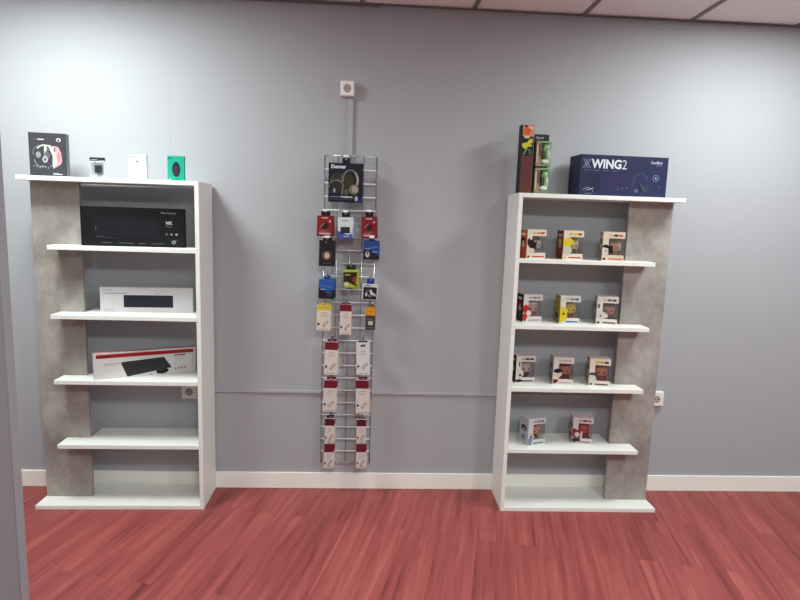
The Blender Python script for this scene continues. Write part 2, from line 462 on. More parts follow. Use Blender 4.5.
a.ell(.08, .02, .032, .0145, 3*Y, ink(24, 24, 28), 20, .1); a.ell(.076, .026, .016, .005, 4*Y, ink(60, 60, 64), 14, .1)
for k in range(4): a.ell(.148+k*.0165, .028+k*.001, .005, .005, Y, ink(190, 70, 40), 10)
a.rect(-.205, -.13, .08, .0825, Y, ink(150, 150, 152)); a.rect(-.2, -.14, .072, .074, Y, ink(190, 190, 192)); a.ell(.145, .053, .003, .003, Y, ink(60, 60, 60), 8)
a.rect(.14, .2, .1, .106, Y, ink(90, 26, 32))
for k in range(4): a.rect(.145, .195-k*.006, .09-k*.007, .0915-k*.007, Y, ink(190, 188, 190))
a.ell(.024, .007, .005, .003, Y, ink(90, 80, 60), 8)
a.build('carton', t)

# ------------------------------------------------------------------ things on the right bookcase top
t = thing('headset_bundle_box', 'wide navy blue box lettered XWING2 on top of the right bookcase', 'box', (1.099+.244*math.cos(.05), -.2+.245*math.sin(.05), HU), .05)
w, h = .488, .216
nv = ink(38, 42, 78)
a = carton(t, w, h, .15, nv)
a.rect(-.21, -.205+.07, .02, .115, Y, ink(34, 38, 70))
for r in range(4):
    for c in range(15): a.rect(-.14+c*.0205, -.14+c*.0205+.017, .045+r*.018, .045+r*.018+.014, Y, ink(50, 44, 86) if (c+r) % 4 else ink(58, 42, 90))
wc = ink(200, 205, 222)
a.line((-.225, .03), (-.2, .045), .002, 2*Y, wc); a.line((-.2, .045), (-.175, .036), .002, 2*Y, wc); a.line((-.205, .03), (-.165, .042), .003, 2*Y, wc); a.line((-.175, .036), (-.165, .02), .002, 2*Y, ink(150, 190, 150)); a.rect(-.21, -.17, .012, .015, 2*Y, ink(110, 150, 130))
a.arc(.095, .085, .04, .003, .05*PI, PI, 2*Y, ink(92, 96, 140), 16, .9); a.ell(.1, .055, .014, .02, 2*Y, ink(26, 32, 48), 16, .5); a.ell(.13, .05, .015, .018, 3*Y, ink(52, 62, 72), 16, -.3)
a.ell(.075, .035, .012, .01, 2*Y, ink(90, 100, 110), 12); a.line((.098, .07), (.12, .035), .008, 3*Y, ink(80, 90, 96)); a.arc(.06, .07, .012, .002, .5*PI, 1.5*PI, 2*Y, ink(92, 96, 140), 8)
a.arc(.18, .105, .014, .004, 0, 2*PI, 2*Y, ink(120, 130, 200), 20); a.ell(.18, .105, .005, .005, 2*Y, wc, 12)
for k in range(3): a.ell(-.03+k*.025, .04+k*.004, .0025, .002, 2*Y, wc, 8)
for k in range(4): a.rect(-.223+k*.052, -.19+k*.052, .1335, .1355, Y, ink(130, 134, 170))
a.rect(.195, .21, .06, .062, Y, ink(130, 134, 170))
a.build('carton', t)
# X outline + WING bold + 2
def fit(txt, x0, x1, z, cap, y, m, bold):
    o = lettering(txt, 0, 0, cap/.7, 0, m, t, bold=bold)
    xs = [v.co.x for v in o.data.vertices]; zs = [v.co.z for v in o.data.vertices]
    k = (x1-x0)/(max(xs)-min(xs)); kz = cap/(max(zs)-min(zs)); a0, b0 = min(xs), min(zs)
    for v in o.data.vertices: v.co.x = x0+(v.co.x-a0)*k; v.co.z = z+(v.co.z-b0)*kz; v.co.y += y
fit('WING', -.186, -.019, .145, .049, 2*Y, ink(235, 238, 248), .0022)
fit('2', -.014, .011, .145, .049, 2*Y, ink(205, 210, 228), .0004)
a = MB()
for s in (0, 1):
    x0, x1 = (-.226, -.195) if s == 0 else (-.195, -.226)
    for dx in (-.006, .006): a.line((x0+dx, .146), (x1+dx, .193), .0018, 2*Y, ink(190, 196, 226))
a.build('lettering', t)
lettering('CoolBox', .145, .18, .02, 2*Y, ink(205, 210, 228), t, bold=.0004, sx=.9); lettering('GAMING', .174, .168, .009, 2*Y, ink(140, 146, 190), t)
# tall narrow box
t = thing('figure_box', 'tall narrow reddish-brown box with orange and yellow top on the right bookcase', 'box', (.816, -.165, HU), .02)

w, h = .066, .36
a = carton(t, w, h, .06, ink(28, 28, 30))
a.rect(-.033, .033, 0, .198, Y, ink(98, 50, 42)); a.rect(-.033, -.029, 0, .36, 2*Y, ink(40, 30, 26))
a.rect(-.028, .033, .3, .36, Y, ink(222, 150, 112)); a.ell(-.004, .326, .02, .02, 2*Y, ink(222, 96, 50), 16); a.ell(.016, .344, .014, .008, 2*Y, ink(236, 205, 180), 10); a.ell(-.012, .352, .01, .006, 2*Y, ink(30, 26, 24), 8)
a.fr([(-.03, .262), (.0, .27), (.006, .283), (.024, .29), (.03, .272), (.016, .262), (.028, .25), (.0, .246), (-.01, .232), (-.03, .248)], 2*Y, ink(214, 206, 60))
a.ell(-.005, .296, .016, .007, 2*Y, ink(226, 200, 176), 10); a.line((-.02, .205), (.0, .24), .006, 2*Y, ink(150, 150, 148)); a.line((.018, .205), (.008, .236), .006, 2*Y, ink(120, 122, 120)); a.ell(.02, .22, .008, .01, 2*Y, ink(70, 84, 60), 10)
a.build('carton', t)
# green twin blister pack
t = thing('toy_pack', 'green twin toy pack with dark header, standing beside the tall narrow box', 'pack', (.907, -.16, HU), .08)
a = MB(); a.box(-.045, .038, .03, .034, 0, .318, ink(40, 44, 40), .0008)
a.rect(-.045, .038, .286, .318, .0295, ink(34, 38, 50)); a.build('backing_card', t)
lettering('Gamer', -.036, .295, .016, .0285, ink(190, 196, 210), t, bold=.0003)
for zb in (.148, .008):
    a = MB(); zt = zb+.132
    a.box(-.04, -.012, .0, .029, zb, zt, ink(156, 132, 110), .001)           # printed card part
    a.rect(-.038, -.03, zb+.02, zt-.02, -E_, ink(214, 190, 160)); a.rect(-.026, -.014, zb+.05, zt-.015, -E_, ink(96, 70, 56))
    a.box(-.012, .043, .0, .029, zb, zb+.012, ink(120, 150, 110), .001)
    a.box(-.012, .043, .0, .029, zt-.01, zt, ink(128, 178, 108), .001)
    o = a.build('toy_box', t)
    a = MB(); a.box(-.012, .043, .001, .028, zb+.0125, zt-.0105, FILM, .001); a.build('blister', o)
    g = ink(150, 210, 128); a = MB()
    a.ball((.018, .015, zb+.098), .022, .012, .02, g); a.ball((.006, .015, zb+.064), .009, .01, .03, ink(70, 92, 60)); a.ball((.03, .014, zb+.06), .014, .01, .036, ink(176, 226, 160)); a.ball((.03, .008, zb+.064), .005, .008, .022, ink(236, 244, 226), 10)
    a.ball((.014, .012, zb+.026), .024, .012, .014, ink(240, 244, 226)); a.ball((.0, .008, zb+.108), .009, .006, .01, ink(36, 44, 36)); a.ball((.022, .002, zb+.1), .005, .003, .006, ink(236, 244, 226), 8)
    a.build('toy', o)

# ------------------------------------------------------------------ figurine boxes
FW, FH, FD = .112, .155, .09
def figurine_box(x, y, z, rz, side, acc, desc, logo, accents, boxlabel, base=(236, 226, 214), inner=(120, 112, 106)):
    """x,y is the front left bottom corner"""
    cx, cy = x+FW/2*math.cos(rz), y+FW/2*math.sin(rz)
    t = thing('figurine_box', boxlabel, 'box', (cx, cy, z), rz, 'figurine boxes on the right bookcase')
    w, h, d, tk = FW/2, FH, FD, .0012
    a = MB(); B = ink(*base); SD = ink(*side); IN = ink(*inner)
    a.box(-w, w, 0, d, 0, tk, B); a.box(-w, w, 0, d, h-tk, h, B)             # floor, lid
    a.box(-w, w, d-tk, d, tk, h-tk, IN)                                     # back
    a.box(-w, -w+tk, 0, d-tk, tk, h-tk, SD)                                 # left side
    a.box(w-tk, w, d-.012, d-tk, tk, h-tk, B)                               # right rear return
    xs, zb, zt = -w+.031, .032, h-.034
    a.box(-w+tk, xs, 0, tk, zb, zt, B); a.box(-w+tk, w, 0, tk, tk, zb, B); a.box(-w+tk, w, 0, tk, zt, h-tk, B)
    a.box(w-tk, w, tk, d*.9, tk, .02, B); a.box(w-tk, w, tk, d*.9, h-.02, h-tk, B)
    # side print
    def sp(y0, y1, z0, z1, m, k=1): a.poly([(-w-E_*k, y1, z0), (-w-E_*k, y0, z0), (-w-E_*k, y0, z1), (-w-E_*k, y1, z1)], m)
    def se(yc, zc, ry, rz_, m, k=2): a.poly([(-w-E_*k, yc-ry*math.cos(i*PI/7), zc+rz_*math.sin(i*PI/7)) for i in range(14)], m)
    A = [ink(*c) for c in accents]
    se(.045, .092, .026, .02, A[0]); se(.043, .078, .018, .018, A[1]); se(.045, .04, .02, .016, A[2 % len(A)], 3); sp(.02, .07, .122, .135, A[1])
    # header print
    L = [ink(*c) for c in logo]; n = len(L); x0 = -w+.03; ww = .074/n
    for i, m in enumerate(L): a.rect(x0+i*ww, x0+(i+.86)*ww, h-.024, h-.013, -E_, m)
    a.rect(-w+.034, w-.008, .008, .015, -E_, L[-1]); a.rect(-w+.006, -w+.02, .006, .016, -E_, A[0])
    # picture on the front left corner
    for kind, u, v, ru, rv, ci in acc:
        a.fr([(max(-w+.0008, -w+u+ru*(1+.13*math.sin(3*q+u*90))*math.cos(q)), max(.001, v+rv*(1+.13*math.cos(4*q+v*80))*math.sin(q))) for q in [2*PI*i/18 for i in range(18)]], -E_*kind, A[ci])
    a.build('carton', t)
    a = MB(); a.box(xs, w-.0002, .0001, .0005, zb, zt, FILM); a.box(w-.0006, w-.0002, .0014, d*.9, .02, h-.02, FILM)
    a.build('window_film', t)
    # the figurine standing inside
    hair, skin, body, flab, style = desc
    f = thing('figurine', flab, 'figurine', (cx-math.sin(rz)*.045+math.cos(rz)*.013, cy+math.cos(rz)*.045+math.sin(rz)*.013, z+tk), rz)
    SK, HR, BD = mat('vinyl_%d_%d_%d' % skin, skin, .4), mat('vinyl_%d_%d_%d' % hair, hair, .4), mat('vinyl_%d_%d_%d' % body, body, .4)
    a = MB()
    a.box(-.009, -.001, -.007, .007, .0, .022, BD, .003); a.box(.001, .009, -.007, .007, .0, .022, BD, .003)
    a.box(-.0115, .0115, -.009, .009, .02, .05, BD, .005)
    a.rod((-.012, 0, .046), (-.02, -.004, .028), .0042, BD); a.rod((.012, 0, .046), (.02, -.004, .028), .0042, BD)
    a.ball((-.0205, -.005, .026), .0045, .0045, .0045, SK, 10); a.ball((.0205, -.005, .026), .0045, .0045, .0045, SK, 10)
    a.build('body', f)
    a = MB(); a.box(-.031, .031, -.024, .024, .05, .1, SK, .016)
    a.ball((-.014, -.0242, .072), .005, .0014, .0055, DARK, 10); a.ball((.014, -.0242, .072), .005, .0014, .0055, DARK, 10); a.ball((0, -.0245, .066), .002, .002, .0015, SK, 8)
    a.build('head', f)
    a = MB()
    if style == 'cap':
        a.ball((0, .006, .09), .034, .026, .023, HR); a.ball((0, -.012, .104), .026, .012, .009, HR)
    elif style == 'spiky':
        a.ball((0, .005, .094), .034, .025, .02, HR)
        for k in range(6): a.ball((-.026+k*.0105, 0, .112-abs(k-2.5)*.003), .006, .009, .013, HR, 8)
    elif style == 'long':
        a.ball((0, .008, .09), .035, .026, .024, HR); a.ball((-.031, .004, .068), .008, .018, .026, HR); a.ball((.031, .004, .068), .008, .018, .026, HR)
    elif style == 'horn':
        a.ball((0, .006, .094), .034, .026, .018, HR); a.ball((-.024, 0, .112), .006, .006, .013, HR, 8); a.ball((.024, 0, .112), .006, .006, .013, HR, 8)
    a.build('hair', f)
BK, WT = (26, 24, 24), (232, 228, 224)
W1 = 'figurine box, '
TOPR, R2, R3, R4 = ' on the highest row of the right bookcase', ' on the second row of the right bookcase', ' on the third row of the right bookcase', ' on the lowest row of the right bookcase'
corner = lambda ci, cj: [(1, .02, .068, .024, .026, ci), (2, .024, .05, .018, .02, cj), (3, .016, .082, .014, .012, ci)]
spec = [
 (.827, -.235, 0, .2, (196, 96, 66), [(1, .03, .076, .02, .024, 0), (2, .04, .066, .014, .026, 0), (3, .012, .09, .01, .018, 0), (4, .03, .045, .016, .012, 1), (5, .052, .08, .006, .012, 0)],
  ((70, 72, 78), (190, 160, 140), (90, 92, 98), 'grey vinyl figurine in the orange-sided box, highest row', 'spiky'), [(206, 190, 120), (226, 140, 80), (196, 70, 50)], [BK, (238, 214, 196), (220, 80, 60)],
  'orange-sided figurine box with black silhouette, left on the highest row', (240, 226, 208), (118, 120, 124)),
 (1.024, -.231, 0, .06, (128, 56, 44), [(1, .026, .094, .032, .024, 0), (2, .02, .07, .022, .016, 0), (3, .022, .05, .026, .026, 1)],
  ((206, 190, 80), (206, 188, 140), (90, 96, 92), 'yellow-haired vinyl figurine in the brown-sided box, highest row', 'spiky'), [(200, 196, 110), (226, 190, 60), (196, 50, 50)], [(232, 204, 46), (206, 206, 186), (160, 70, 50)],
  'brown-sided figurine box with yellow picture, middle of the highest row', (238, 228, 206), (112, 116, 104)),
 (1.235, -.24, 0, -.22, (170, 140, 110), [(1, .02, .07, .026, .016, 0), (2, .014, .052, .022, .02, 1), (3, .018, .054, .004, .004, 0), (4, .044, .06, .012, .022, 0)],
  ((120, 84, 52), (206, 150, 116), (150, 116, 80), 'brown-haired vinyl figurine in the tan box, highest row', 'cap'), [(226, 200, 170), (60, 46, 40), (220, 110, 90)], [BK, WT, (190, 120, 80)],
  'cream figurine box with tan window and black and white picture, right on the highest row', (240, 224, 202), (150, 118, 84)),
 (.845, -.175, 1, .14, (44, 34, 36), [(1, .018, .072, .022, .024, 0), (2, .034, .05, .014, .016, 1), (3, .01, .03, .016, .02, 0)],
  ((226, 214, 206), (200, 160, 146), (200, 60, 60), 'pale-haired vinyl figurine in the box with the red picture, second row', 'spiky'), [(196, 190, 184), (150, 150, 148), (170, 168, 166)], [(196, 42, 46), (230, 226, 222), (60, 80, 66)],
  'dark-sided figurine box with red and white picture, left on the second row', (236, 228, 226), (104, 92, 92)),
 (1.046, -.192, 1, .0, (176, 152, 60), [(1, .016, .07, .028, .022, 0), (2, .014, .042, .026, .034, 0), (3, .02, .055, .006, .007, 2)],
  ((226, 190, 50), (222, 186, 60), (170, 60, 44), 'yellow vinyl figurine in the box with the yellow picture, second row', 'horn'), [(190, 188, 180), (130, 130, 128), (70, 92, 170)], [(232, 208, 40), (216, 200, 90), (40, 40, 38)],
  'yellow-sided figurine box, middle of the second row', (234, 232, 228), (112, 76, 48)),
 (1.254, -.185, 1, -.22, (186, 180, 176), [(1, .022, .052, .03, .024, 1), (2, .022, .048, .005, .005, 0), (3, .048, .05, .014, .012, 1), (1, .01, .102, .005, .014, 0)],
  ((92, 52, 42), (190, 130, 108), (96, 76, 64), 'brown-haired vinyl figurine in the box with the dark window, second row', 'long'), [(206, 206, 170), (120, 90, 90), (80, 72, 80)], [BK, (226, 212, 200), (150, 120, 110)],
  'white figurine box with dark brown window, right on the second row', (238, 230, 222), (80, 54, 46)),
 (.825, -.178, 2, .1, (28, 28, 30), [(1, .022, .055, .022, .028, 1), (2, .026, .045, .007, .008, 0), (1, .02, .108, .004, .016, 0), (3, .02, .014, .022, .008, 0)],
  ((206, 196, 186), (200, 188, 178), (60, 50, 50), 'pale skull-like vinyl figurine in the black-sided box, third row', 'cap'), [(196, 180, 120), (40, 36, 44), (40, 36, 44)], [BK, (226, 222, 216), (70, 96, 60)],
  'black-sided figurine box, left on the third row', (234, 230, 226), (78, 66, 66)),
 (1.033, -.187, 2, -.13, (180, 160, 156), [(1, .026, .062, .022, .022, 1), (2, .026, .078, .024, .012, 0), (3, .016, .02, .014, .01, 2)],
  ((44, 30, 28), (168, 108, 84), (60, 44, 40), 'dark-haired vinyl figurine in the box with the black-haired picture, third row', 'cap'), [(206, 196, 160), (190, 176, 170), (196, 180, 176)], [BK, (226, 206, 190), (130, 40, 40)],
  'pinkish white figurine box with black-haired picture, middle of the third row', (236, 224, 220), (92, 58, 48)),
 (1.232, -.205, 2, -.2, (196, 150, 130), [(1, .02, .06, .024, .016, 0), (2, .018, .042, .02, .022, 1), (3, .03, .07, .012, .008, 0)],
  ((124, 92, 60), (190, 130, 96), (110, 76, 70), 'light brown vinyl figurine in the box with the yellow header, third row', 'cap'), [(206, 176, 70), (196, 160, 60), (50, 44, 40)], [(62, 76, 70), (220, 218, 208), (190, 150, 80)],
  'figurine box with yellow header, right on the third row', (240, 228, 214), (92, 76, 72)),
 (.906, -.221, 3, .32, (206, 214, 222), [(1, .018, .05, .02, .022, 1), (2, .02, .05, .006, .01, 0), (3, .014, .03, .014, .014, 2)],
  ((186, 130, 84), (214, 160, 120), (90, 74, 60), 'tan vinyl figurine in the pale blue box, lowest row', 'cap'), [(180, 176, 172), (150, 140, 140), (120, 118, 130)], [(70, 72, 84), (226, 206, 186), (120, 150, 190)],
  'pale bluish figurine box turned sideways, left on the lowest row', (226, 228, 232), (100, 82, 72)),
 (1.176, -.172, 3, -.15, (200, 186, 184), [(1, .012, .062, .028, .026, 0), (2, .026, .055, .014, .014, 1), (3, .05, .05, .006, .026, 1), (4, .02, .024, .024, .012, 2)],
  ((130, 26, 40), (190, 60, 66), (120, 30, 40), 'maroon masked vinyl figurine in the box with the maroon picture, lowest row', 'horn'), [(190, 160, 160), (110, 60, 60), (160, 120, 124)], [(140, 24, 44), (232, 206, 206), (50, 40, 60)],
  'white figurine box with maroon picture, right on the lowest row', (232, 220, 222), (96, 40, 46)),
]
for (x, y, zi, rz, side, acc, desc, logo, accents, lab, base, inner) in spec:
    figurine_box(x, y, ZS[zi], rz, side, acc, desc, logo, accents, lab, base, inner)

# ------------------------------------------------------------------ wire grid panel
GX0, GX1, GZ0, GZ1, GY = -.261, .022, .175, 1.934, -.035
t = thing('grid_panel', 'tall narrow chrome wire grid display panel on the wall between the bookcases', 'display grid', ((GX0+GX1)/2, GY, GZ0))
W_, H_ = (GX1-GX0)/2, GZ1-GZ0
a = MB()
for s in (-1, 1): a.rod((s*W_, 0, 0), (s*W_, 0, H_), .0042, CHROME)
for z in (0, H_): a.rod((-W_, 0, z), (W_, 0, z), .0032, CHROME)
a.build('frame', t)
a = MB()
for k in range(1, 4): a.rod((-W_+2*W_*k/4, 0, 0), (-W_+2*W_*k/4, 0, H_), .003, CHROME, 6)
a.build('vertical_wires', t)
a = MB(); NH = 24
for k in range(1, NH): a.rod((-W_, -.0045, H_*k/NH), (W_, -.0045, H_*k/NH), .0034, WIREH, 6)
a.build('horizontal_wires', t)
for z in (.12, H_-.12):
    for s in (-1, 1):
        a = MB(); a.rod((s*W_, .003, z), (s*W_, -GY, z), .004, CHROME); a.ball((s*W_, 0, z), .006, .006, .006, CHROME, 8); a.build('wall_bracket', t)

def hook(x, z, length, label, tip=True):
    t = thing('display_hook', label, 'hook', (x, GY-.0075, z), 0, 'hooks on the wire grid')
    a = MB(); a.box(-.006, .006, -.003, -.0005, -.008, .02, CHROME, .001); a.build('back_plate', t)
    a = MB(); a.rod((0, -.002, 0), (0, -length, 0), .0022, CHROME); a.rod((0, -length, 0), (0, -length-.006, .01), .0022, CHROME); a.build('prong', t)
    if tip:
        a = MB(); a.box(-.013, .013, -length-.012, -length-.009, .006, .018, PLASTIC, .001); a.build('price_tip', t)

def pack(name, cat, label, x, top, w, h, y, draw, body, tabw, tabh, tabcol, thick=.02, rz=0, ry=0, group=None, mat_tab=None):
    """hung pack; local z=0 at the hook slot, hangs down"""
    t = thing(name, label, cat, (x, y, top-.007), rz, group, ry)
    a = MB(); TC = ink(*tabcol); w2 = tabw/2
    # hang tab with slot around the prong
    a.box(-w2, -.006, 0, .0012, -tabh+.007, .007, TC); a.box(.006, w2, 0, .0012, -tabh+.007, .007, TC)
    a.box(-.006, .006, 0, .0012, .0028, .007, TC); a.box(-.006, .006, 0, .0012, -tabh+.007, -.005, TC)
    a.build('hang_tab', t)
    a = MB(); z1 = -tabh+.007; z0 = -h+.007
    a.box(-w/2, w/2, -thick/2, thick/2, z0, z1, ink(*body), .001)
    draw(a, w, z0, z1, -thick/2-E_)
    a.build('box_body', t)
    return t

def d_phone(a, w, z0, z1, y):
    c1, c2, c3 = ink(120, 116, 104), ink(172, 166, 152), ink(72, 66, 50)
    a.rect(-w/2, w/2, z0, z0+.035, y, ink(20, 24, 44)); a.fr([(w/2-.04, z0), (w/2, z0), (w/2, z0+.03)], y-E_, ink(52, 40, 110))
    T_ = z0+.206
    a.fr([(-.086, T_-.16), (-.078, T_-.1), (-.05, T_-.06), (-.01, T_-.05), (.02, T_-.09), (.03, T_-.16)], y-E_, ink(44, 40, 36))
    a.arc(-.05, T_-.13, .036, .007, .02*PI, .98*PI, y-2*E_, c1, 16, 1.0); a.arc(-.05, T_-.125, .05, .003, .2*PI, .8*PI, y-2*E_, c3, 14)
    a.line((-.088, T_-.115), (-.062, T_-.06), .004, y-2*E_, c1); a.line((-.062, T_-.06), (-.03, T_-.05), .003, y-2*E_, c3)
    a.ell(-.03, T_-.075, .02, .014, y-2*E_, c3, 14, .5); a.line((-.016, T_-.12), (-.018, T_-.165), .009, y-2*E_, c1)
    a.ell(.018, T_-.092, .024, .036, y-3*E_, ink(58, 60, 30), 18)
    for k in range(22):
        t0, t1 = -.25*PI+k*1.3*PI/22, -.25*PI+(k+1)*1.3*PI/22
        o_, i_ = (.046, .058), (.034, .05)
        q = lambda R_, t: (.024+R_[0]*math.cos(t), T_-.09+R_[1]*math.sin(t))
        a.fr([q(i_, t0), q(o_, t0), q(o_, t1), q(i_, t1)], y-4*E_, c2 if k < 9 else c1)
    a.ell(.044, T_-.138, .029, .029, y-5*E_, c3, 20); a.ell(.044, T_-.138, .025, .026, y-6*E_, c1, 20); a.ell(.05, T_-.136, .017, .019, y-7*E_, c2, 18); a.ell(.004, T_-.15, .01, .018, y-5*E_, ink(96, 90, 76), 12)
    a.ell(-.06, T_-.145, .006, .013, y-4*E_, ink(160, 168, 190), 10); a.rect(-.084, -.03, z0+.025, z0+.031, y-4*E_, ink(110, 116, 140)); a.rect(-.084, .03, z0+.014, z0+.018, y-4*E_, ink(70, 78, 100))
    a.ell(.058, z0+.02, .009, .014, y-8*E_, ink(180, 186, 206), 10); a.rect(-.08, -.03, z0+.025, z0+.031, y-2*E_, ink(110, 116, 140)); a.rect(-.08, .03, z0+.014, z0+.018, y-2*E_, ink(70, 78, 100))
def d_red(a, w, z0, z1, y):
    a.ell(0, (z0+z1)/2, .02, .022, y, ink(92, 20, 26), 16); a.line((-.024, z1-.06), (-.004, z1-.04), .004, y-E_, ink(180, 150, 120)); a.ell(.0, z1-.056, .012, .013, y-2*E_, ink(40, 22, 26), 12)
    a.ell(.026, z1-.03, .005, .006, y-E_, ink(240, 200, 200), 8); a.rect(-.03, .03, z0+.011, z0+.019, y-E_, ink(226, 190, 190)); a.rect(-.03, .01, z0+.024, z0+.027, y-E_, ink(190, 110, 110)); a.rect(-.018, .016, z1-.014, z1-.009, y-E_, ink(230, 200, 200))
    for k in range(5): a.ell(-.026+k*.011, z0+.034, .002, .002, y-E_, ink(220, 180, 180), 6)
def d_bluewhite(a, w, z0, z1, y):
    a.fr([(-w/2, z0), (w/2, z0), (w/2, z0+.03), (.01, z0+.018), (-w/2, z0+.042)], y, ink(70, 92, 176)); a.fr([(w/2, z0), (w/2, z0+.075), (w/2-.012, z0+.02)], y-E_, ink(150, 170, 216))
    a.rect(-.028, .022, z0+.028, z0+.062, y-2*E_, ink(26, 30, 42)); a.rect(-.024, .018, z0+.032, z0+.058, y-3*E_, ink(38, 46, 60)); a.rect(-.02, .012, z1-.02, z1-.016, y-E_, ink(120, 122, 130)); a.rect(-.012, .018, z0+.008, z0+.014, y-2*E_, ink(200, 170, 210))
def d_blackring(a, w, z0, z1, y):
    c = z0+.058; a.arc(0, c, .022, .003, 0, 2*PI, y, ink(150, 110, 92), 24); a.ell(0, c, .015, .017, y-E_, ink(206, 186, 166), 18); a.rect(-.022, .022, z0+.014, z0+.018, y, ink(96, 90, 90)); a.ell(-.006, z1-.01, .003, .003, y, ink(200, 200, 200), 8)
def d_blueblack(a, w, z0, z1, y):
    a.fr([(-w/2, z0), (w/2, z0), (w/2, z0+.02), (.0, z0+.05), (-w/2, z0+.052)], y, ink(24, 28, 40)); a.ell(-.02, z0+.028, .012, .018, y-E_, ink(196, 196, 198), 14); a.ell(-.02, z0+.036, .006, .007, y-2*E_, ink(60, 60, 66), 10)
    a.rect(.004, .034, z0+.04, z0+.045, y-E_, ink(150, 172, 220)); a.rect(-.034, -.006, z0+.057, z0+.061, y-E_, ink(160, 180, 226)); a.fr([(.0, z0+.06), (.036, z0+.066), (.03, z0+.074), (.0, z0+.07)], y-E_, ink(74, 116, 196))
def d_bluedark(a, w, z0, z1, y):
    a.fr([(-w/2, z0), (w/2, z0), (w/2, z0+.05), (-.006, z0+.042), (-w/2, z0+.064)], y, ink(28, 30, 42)); a.rect(-.034, -.008, z0+.05, z0+.054, y-E_, ink(170, 186, 226)); a.rect(.0, .03, z0+.034, z0+.039, y-E_, ink(96, 120, 180)); a.ell(.016, z0+.02, .014, .01, y-E_, ink(52, 56, 72), 12)
    a.line((-.03, z0+.072), (.03, z0+.066), .004, y-E_, ink(96, 140, 214))
def d_greenyel(a, w, z0, z1, y):
    a.rect(-w/2+.002, w/2-.004, z0+.004, z1-.012, y, ink(42, 36, 26)); a.fr([(-w/2, z0+.024), (-.02, z0+.038), (.03, z0+.012), (w/2, z0+.02), (w/2, z0+.008), (-w/2+.01, z0+.006)], y-E_, ink(176, 190, 50)); a.ell(-.026, z0+.026, .014, .012, y-2*E_, ink(206, 206, 190), 12)
    a.ell(.022, z0+.05, .014, .018, y-E_, ink(150, 56, 34), 14); a.fr([(w/2-.018, z0+.02), (w/2, z0+.02), (w/2, z1-.01), (w/2-.01, z1-.01)], y-2*E_, ink(160, 176, 40)); a.rect(-.034, -.004, z1-.03, z1-.024, y-2*E_, ink(190, 190, 60)); a.rect(-.03, .01, z0+.0, z0+.006, y-2*E_, ink(30, 30, 26))
def d_bw(a, w, z0, z1, y):
    a.rect(-w/2+.006, w/2-.006, z0+.003, z1-.016, y, ink(32, 32, 38))
    for k, (u, v, c) in enumerate([(-.02, .03, 200), (.006, .046, 225), (.024, .03, 190), (.0, .022, 120), (.014, .034, 235), (-.012, .05, 90)]): a.ell(u, z0+v, .007, .012, y-E_*(1+k % 2), ink(c, c, c+4), 10, .4*k)
    a.rect(-.03, .0, z1-.01, z1-.005, y, ink(60, 60, 70))
def cardbag(head, hz):
    def f(a, w, z0, z1, y):
        a.rect(-w/2, w/2, z1-hz, z1, y, ink(*head))
        a.rect(-w*.2, w*.25, z1-hz-.018, z1-hz-.0155, y, ink(120, 112, 110)); a.rect(-w*.3, w*.3, z1-hz-.03, z1-hz-.028, y, ink(170, 160, 156)); a.rect(-w*.2, w*.2, z1-hz-.036, z1-hz-.034, y, ink(150, 140, 136))
        zc = z0+(z1-hz-z0)*.32
        a.fr([(-w*.42, zc-.01), (-w*.22, zc), (-w*.42, zc+.01)], y, ink(40, 34, 36))
        a.line((-w*.12, zc-.014), (w*.18, zc+.016), .003, y, ink(120, 112, 108)); a.line((.0, zc-.016), (w*.32, zc+.012), .003, y, ink(96, 90, 88)); a.ell(w*.05, zc-.015, .004, .003, y-E_, ink(60, 54, 54), 8); a.ell(w*.3, zc+.015, .004, .004, y-E_, ink(96, 90, 88), 8)
        a.rect(-w*.32, w*.1, z0+.008, z0+.011, y, ink(140, 130, 126)); a.rect(w*.18, w*.34, z0+.006, z0+.012, y, ink(160, 150, 146))
    return f
def d_orange(a, w, z0, z1, y):
    a.rect(-w/2, w/2, z1-.048, z1, y, ink(226, 152, 38)); a.ell(-.002, z1-.026, .004, .004, y-E_, ink(90, 50, 20), 8); a.rect(-.012, .014, z0+.028, z0+.05, y, ink(206, 204, 202)); a.rect(-.018, .012, z0+.058, z0+.062, y, ink(130, 124, 120)); a.rect(-.016, .02, z0+.01, z0+.014, y, ink(120, 114, 110))
def d_whitecable(a, w, z0, z1, y):
    cardbag((232, 230, 226), .03)(a, w, z0, z1, y); a.fr([(-.014, z1-.022), (-.008, z1-.008), (.0, z1-.014), (.01, z1-.006), (.014, z1-.022)], y-E_, ink(44, 44, 50))

